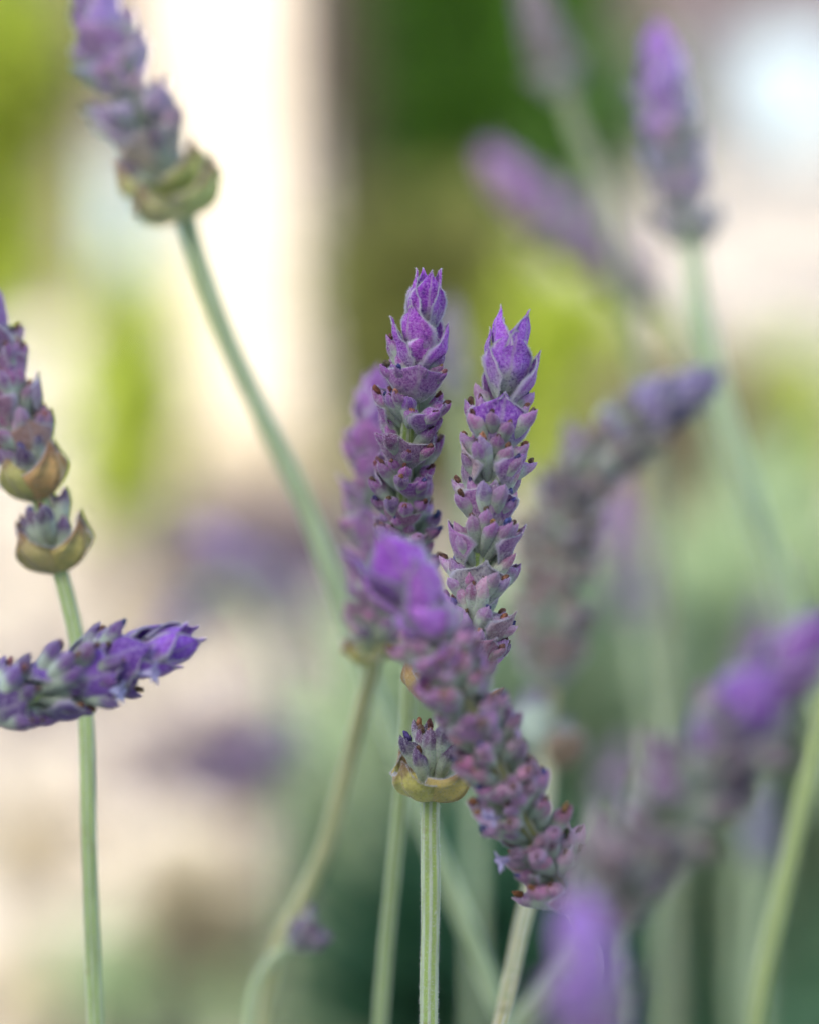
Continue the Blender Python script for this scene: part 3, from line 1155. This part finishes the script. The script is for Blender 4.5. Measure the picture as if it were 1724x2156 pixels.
# ---- the two sharp spikes
stalk('sharp violet lavender spike with a two-horned tip and yellow-collared ribbed green stem',
      S((1085, 645, 0), (1068, 760, -1), (1050, 870, -1), (1032, 1000, -1), (1014, 1150, -.5), (1000, 1290, 0), (985, 1370, 0)),
      S((958, 1450, 0), (930, 1540, 0), (910, 1640, 0), (905, 1720, 0), (906, 1900, 0), (903, 2050, 0), (902, 2200, 0)),
      101, tipc=(.44, .14, .66), midc=(.46, .24, .46), lowc=(.56, .42, .44), calc=(.36, .16, .36), dried=True, hair_n=9000, stem_w=1.05, r=1.07, bract_fade=.1, ncal=4, cal_open=42,
      tuft=[(7.2, .9, 7, .92, .80), (7.6, -2.2, 8, .80, .7), (7.6, -1.1, 13, .86, .72), (9.8, .25, 5, .96, 1.05), (10.6, -1.5, 17, 1.0, .9), (12.0, 1.75, 19, .95, .9), (12.0, 3.4, 16, .9, .9)],
      whorls=[(16.4, .12, {'c': (.42, .15, .64), 's': 1.4, 'th': 12, 'w': .88}), (20.4, -1.5, {'c': (.56, .42, .40), 'th': 26}), (24.8, .10, {'c': (.48, .22, .44), 's': 1.15, 'th': 20, 'w': .9}),
              (29.0, 1.5), (33.2, .05, {'c': (.46, .40, .42), 's': 1.15, 'th': 20}), (37.2, 1.35, {'c': (.50, .30, .30)}), (40.6, .5, {'c': ROSE})],
      basal=[(F(940, 1505, 0), -1.25, 58, 3, (.56, .42, .13), 1.05, 8), (F(905, 1698, 0), -.62, 50, 4, YELLOW, 1.0, 14)])
stalk('sharp purple lavender spike with a closed bud-like tip beside the two-horned spike',
      S((898, 570, 0), (893, 650, 0), (882, 740, 1), (866, 850, 2), (856, 960, 5), (852, 1080, 9), (858, 1200, 13), (868, 1330, 17)),
      S((862, 1420, 20), (855, 1550, 23), (838, 1750, 28), (815, 1980, 33), (798, 2200, 36)),
      202, tipc=(.44, .08, .56), midc=(.36, .14, .42), lowc=(.42, .22, .34), dried=True, stem_w=1.0, stemc=(.34, .44, .22), bract_fade=.15, ncal=4, cal_open=42,
      tuft=[(7.4, .35, 3, .95, 1.0), (7.4, -1.6, 5, .93, .95), (7.2, 2.0, 5, .95, 1.0), (7.3, 3.6, 4, .95, .95), (10.6, -.75, 14, .92, .95), (10.9, 2.6, 15, .92, .95), (12.8, -1.55, 20, .95, 1.05), (12.2, .55, 15, .78, 1.05), (12.6, 1.5, 18, .9, 1.0)],
      whorls=[(15.3, -.1, {'c': (.42, .18, .46), 's': 1.02, 'th': 27, 'w': 1.08}), (19.2, 1.0, {'c': (.36, .16, .44), 's': 1.1, 'th': 36}), (23.6, -.2, {'c': (.44, .24, .40), 's': 1.2, 'th': 26}),
              (27.6, .95), (31.6, -.3, {'c': MAUVE}), (35.6, 1.3), (39.6, 0)])
# ---- the spike behind
stalk('softly blurred purple lavender spike with yellow base and bent tan stem, behind the bud-tipped spike',
      S((795, 765, 33), (790, 900, 33), (790, 1080, 34), (792, 1250, 35), (788, 1390, 36)),
      S((765, 1480, 41), (735, 1600, 47), (690, 1770, 53), (640, 1890, 56), (585, 1990, 57), (560, 2120, 59), (550, 2200, 59)),
      303, tipc=(.44, .16, .52), midc=(.42, .19, .40), lowc=(.42, .24, .30), stemc=(.58, .52, .30), stem_w=1.1, r=1.05,
      basal=[(F(788, 1400, 36), -.8, 50, 2, YELLOW, .9, 4)])
# ---- the leaning spike in front of them
stalk('leaning lilac and rose lavender spike crossing in front of the two sharp ones',
      S((808, 1140, -26), (868, 1250, -25), (930, 1370, -22), (985, 1490, -19), (1040, 1600, -16), (1098, 1720, -12), (1160, 1830, -8), (1245, 1995, -5)),
      S((1248, 2060, -4), (1232, 2150, -3), (1220, 2250, -1)),
      404, tipc=(.60, .17, .76), midc=(.62, .34, .50), lowc=(.56, .36, .36), calc=(.40, .17, .34), dried=True, stemc=(.50, .42, .30), r=1.08, phase=.2, first=15.5, ncal=5, cal_open=44, bract_fade=.1,
      tuft=[(7.4, .0, 3, 1.15, 1.15), (7.4, -1.6, 22, 1.15, .95), (7.2, 2.0, 5, .95, 1.0), (9.6, -1.9, 24, 1.1, 1.0), (10.9, .5, 10, 1.2, 1.2), (12.6, 1.45, 16, 1.0, 1.1), (12.2, -.6, 16, .95, 1.2)],
      flowers=[(F(1080, 1700, -14), -.9, 55), (F(1120, 1820, -12), -1.4, 70)])
# ---- front blurred spikes
stalk('big blurred lavender spike with a deep purple tip leaning across the lower stems',
      S((1755, 1280, -64), (1640, 1415, -64), (1520, 1560, -64), (1400, 1710, -62), (1300, 1840, -58), (1200, 2010, -54)),
      S((1170, 2060, -50), (1120, 2125, -46), (1070, 2200, -40)),
      505, tipc=(.34, .10, .50), midc=(.32, .23, .26), lowc=(.30, .23, .20), calc=(.26, .18, .18), stemc=(.44, .50, .40), phase=.4, r=1.32)
stalk('strongly blurred bright lilac lavender tip rising below the deep purple tip',
      S((1222, 1860, -92), (1230, 2000, -92), (1240, 2160, -92), (1250, 2330, -92), (1260, 2480, -92)),
      S((1265, 2560, -92), (1275, 2700, -92)),
      606, tipc=(.54, .26, .76), midc=(.42, .22, .54), lowc=MAUVE, r=1.06)
# ---- tall one with the long diagonal stem
stalk('blurred lavender spike with yellow-green basal bracts atop a long diagonal pale green stem',
      S((170, -110, 48), (220, 60, 48), (275, 200, 49), (325, 310, 50), (385, 440, 51)),
      S((410, 520, 52), (470, 690, 54), (550, 870, 56), (650, 1080, 58), (740, 1330, 60), (820, 1540, 62), (920, 1800, 64), (1010, 2020, 66), (1080, 2190, 68)),
      707, tipc=(.56, .34, .70), midc=(.58, .44, .60), lowc=(.56, .50, .36), stemc=(.46, .58, .44), calc=(.40, .32, .42), stem_w=1.02,
      basal=[(F(375, 420, 51), -1.2, 40, 3, (.72, .74, .28), .95, 5), (F(393, 458, 51), -.6, 50, 4, (.74, .77, .32), 1.0, 4)], r=1.41)
# ---- the pair by the pale ground
stalk('dark mauve lavender spike with a separate yellow cup of buds on its green stem',
      S((-70, 560, 18), (-30, 680, 18), (10, 800, 18), (50, 920, 18), (80, 1030, 18)),
      S((105, 1120, 18), (128, 1205, 18), (150, 1290, 18), (168, 1380, 18), (182, 1520, 18), (188, 1750, 18), (196, 2000, 18), (204, 2200, 18)),
      808, tipc=(.34, .17, .38), midc=(.40, .22, .30), lowc=(.50, .30, .26), stemc=(.44, .56, .26), dried=True, stem_w=.92, r=1.12, phase=.3, cal_open=32, ncal=5,
      basal=[(F(84, 1046, 18), -.9, 36, 4, (.74, .58, .20), .95, 8), (F(128, 1205, 18), -.8, 42, 4, (.74, .60, .22), .95, 9)], hair_n=2500)
stalk('dark violet lavender spike lying sideways across a green stem, two tiny open flowers',
      S((425, 1305, -9), (340, 1362, -10), (230, 1405, -11), (110, 1445, -12), (0, 1490, -13), (-120, 1550, -14)),
      S((-200, 1610, -15), (-290, 1750, -11), (-330, 2000, -7), (-330, 2250, -3)),
      909, tipc=(.34, .13, .62), midc=(.20, .10, .40), lowc=(.18, .09, .28), calc=(.18, .08, .26), dried=True, r=1.15, phase=.3, cal_open=42,
      flowers=[(F(205, 1416, -9), .75, 40), (F(285, 1388, -9), .6, 34)])
# ---- behind, over the pale gravel
stalk('upright blurred lavender spike with a bright lilac tip and thick pale green stem',
      S((1383, 40, 97), (1398, 190, 97), (1425, 350, 99), (1448, 480, 100), (1460, 560, 100)),
      S((1470, 640, 100), (1500, 770, 100), (1560, 980, 101), (1640, 1220, 102), (1720, 1450, 103), (1790, 1750, 105), (1830, 2200, 105)),
      1010, tipc=(.56, .28, .76), midc=(.48, .38, .52), lowc=(.52, .50, .44), stemc=(.52, .66, .54), calc=(.40, .34, .42), stem_w=1.3, r=1.28)
stalk('very blurred pinkish purple lavender spike slanting behind the upright lilac-tipped one',
      S((1000, 300, 230), (1120, 420, 230), (1230, 510, 230), (1340, 600, 230), (1430, 680, 230)),
      S((1470, 800, 230), (1530, 980, 230), (1600, 1180, 230), (1720, 1500, 230), (1800, 1900, 230), (1810, 2250, 230)),
      1111, tipc=(.54, .28, .58), midc=(.42, .24, .42), lowc=(.34, .26, .30), stemc=(.46, .58, .38), r=1.56)
stalk('curved grey-brown withered lavender spike with a bluish bent tip',
      S((1540, 790, 79), (1430, 840, 79), (1310, 920, 79), (1225, 1010, 79), (1180, 1130, 79), (1165, 1270, 79), (1150, 1490, 77)),
      S((1148, 1560, 71), (1152, 1620, 67), (1135, 1790, 47), (1095, 1960, 29), (1062, 2120, 19), (1040, 2220, 15)),
      1212, tipc=(.26, .22, .40), midc=(.23, .19, .18), lowc=(.29, .20, .15), stemc=(.56, .42, .26), r=1.48, ncal=5, stem_w=.75, calc=(.20, .145, .12),
      basal=[(F(1152, 1620, 67), 1.0, 50, 2, (.26, .19, .13), .7, 8)])
stalk('yellow-green lavender stalk rising past the deep purple tip, its spike out of view',
      S((1830, 950, 56), (1810, 1100, 56), (1790, 1250, 56)),
      S((1750, 1400, 56), (1690, 1680, 57), (1640, 1900, 58), (1605, 2060, 59), (1585, 2200, 60)),
      1313, stemc=(.46, .54, .18), r=1.03, stem_w=1.3)
stalk('short pale stalk topped by a small withered dark flower head beside the bent tan stem',
      S((685, 1935, 50), (640, 1970, 50), (590, 2010, 50)),
      S((560, 2035, 50), (538, 2085, 50), (528, 2150, 50), (525, 2220, 50)),
      1414, tipc=(.13, .10, .16), midc=(.15, .10, .14), lowc=BROWN, stemc=(.55, .62, .46), r=.75, tuft=[(5.0, 0, 18, .6, .6), (6, 2.5, 20, .6, .6), (7, -1.6, 28, .6, .6)], first=8)
stalk('faint mauve lavender spike on a thin pale stem behind the grey-brown withered spike',
      S((1285, 1000, 250), (1310, 1130, 250), (1335, 1260, 250), (1350, 1380, 250)),
      S((1365, 1480, 250), (1385, 1620, 250), (1400, 1900, 250), (1400, 2200, 250)),
      1515, tipc=(.56, .30, .66), midc=(.48, .36, .54), lowc=(.50, .46, .50), stemc=(.60, .68, .60), r=1.2)
stalk('hazy lilac lavender spike leaning beside the long diagonal stem over pale ground',
      S((400, 1110, 290), (500, 1180, 290), (610, 1260, 290), (680, 1330, 290)),
      S((720, 1420, 290), (760, 1600, 290), (770, 1900, 290), (780, 2250, 290)),
      1616, tipc=(.46, .32, .56), midc=(.34, .25, .38), lowc=(.32, .26, .32), stemc=(.40, .50, .30), r=1.3)
stalk('hazy dark plum lavender spike drooping between the pale blurred boulders',
      S((400, 1680, 290), (500, 1620, 290), (610, 1585, 290), (690, 1590, 290)),
      S((750, 1660, 290), (775, 1800, 290), (760, 2000, 290), (745, 2250, 290)),
      1717, tipc=(.22, .12, .26), midc=(.20, .13, .22), lowc=(.18, .14, .18), stemc=(.34, .44, .28), r=1.5)
stalk('thin pale green stalk standing between the yellow-green stalk and deep purple tip',
      S((1640, 1180, 240), (1610, 1350, 240), (1590, 1500, 240)),
      S((1575, 1650, 240), (1560, 1900, 240), (1555, 2250, 240)),
      1818, tipc=(.40, .34, .46), midc=(.36, .32, .38), lowc=(.34, .34, .36), stemc=(.60, .70, .56), r=1.3)
# ---- faint heads further back
for seed_, lab_, sp_, st_, tc_, mc_, r_ in [
        (1901, 'faint grey lilac lavender stalk standing in the gap between the two sharp spikes', ((940, 620, 150), (950, 740, 150), (965, 880, 150)), ((975, 1000, 150), (990, 1300, 150), (1000, 1700, 150), (1000, 2250, 150)), (.40, .32, .46), (.36, .32, .40), .95),
        (1902, 'faint mauve lavender head nodding behind the slim grey trunk', ((330, 1390, 330), (390, 1300, 330), (470, 1230, 330)), ((540, 1300, 330), (590, 1500, 330), (600, 2250, 330)), (.44, .34, .50), (.32, .26, .36), 1.3),
        (1903, 'faint bluish lavender head low beside the yellow-green stalk', ((1590, 1640, 200), (1600, 1760, 200), (1605, 1860, 200)), ((1600, 1960, 200), (1590, 2250, 200)), (.34, .32, .46), (.32, .32, .38), 1.1),
        (1904, 'faint plum lavender head in the green below the withered spike', ((1330, 1560, 260), (1300, 1640, 260), (1280, 1740, 260)), ((1270, 1850, 260), (1275, 2250, 260)), (.40, .24, .44), (.30, .24, .32), 1.3),
        (1905, 'faint brownish withered lavender head crossing near the top of the dark glossy shrub', ((1100, -60, 150), (1150, 90, 150), (1210, 260, 150)), ((1260, 400, 150), (1330, 700, 150), (1400, 1200, 150), (1420, 2250, 150)), (.22, .18, .19), (.22, .19, .16), 1.2)]:
    stalk(lab_, S(*sp_), S(*st_), seed_, tipc=tc_, midc=mc_, lowc=mc_, calc=mc_, stemc=(.50, .60, .48) if seed_ != 1905 else (.26, .27, .18), r=r_, stem_w=1.2)
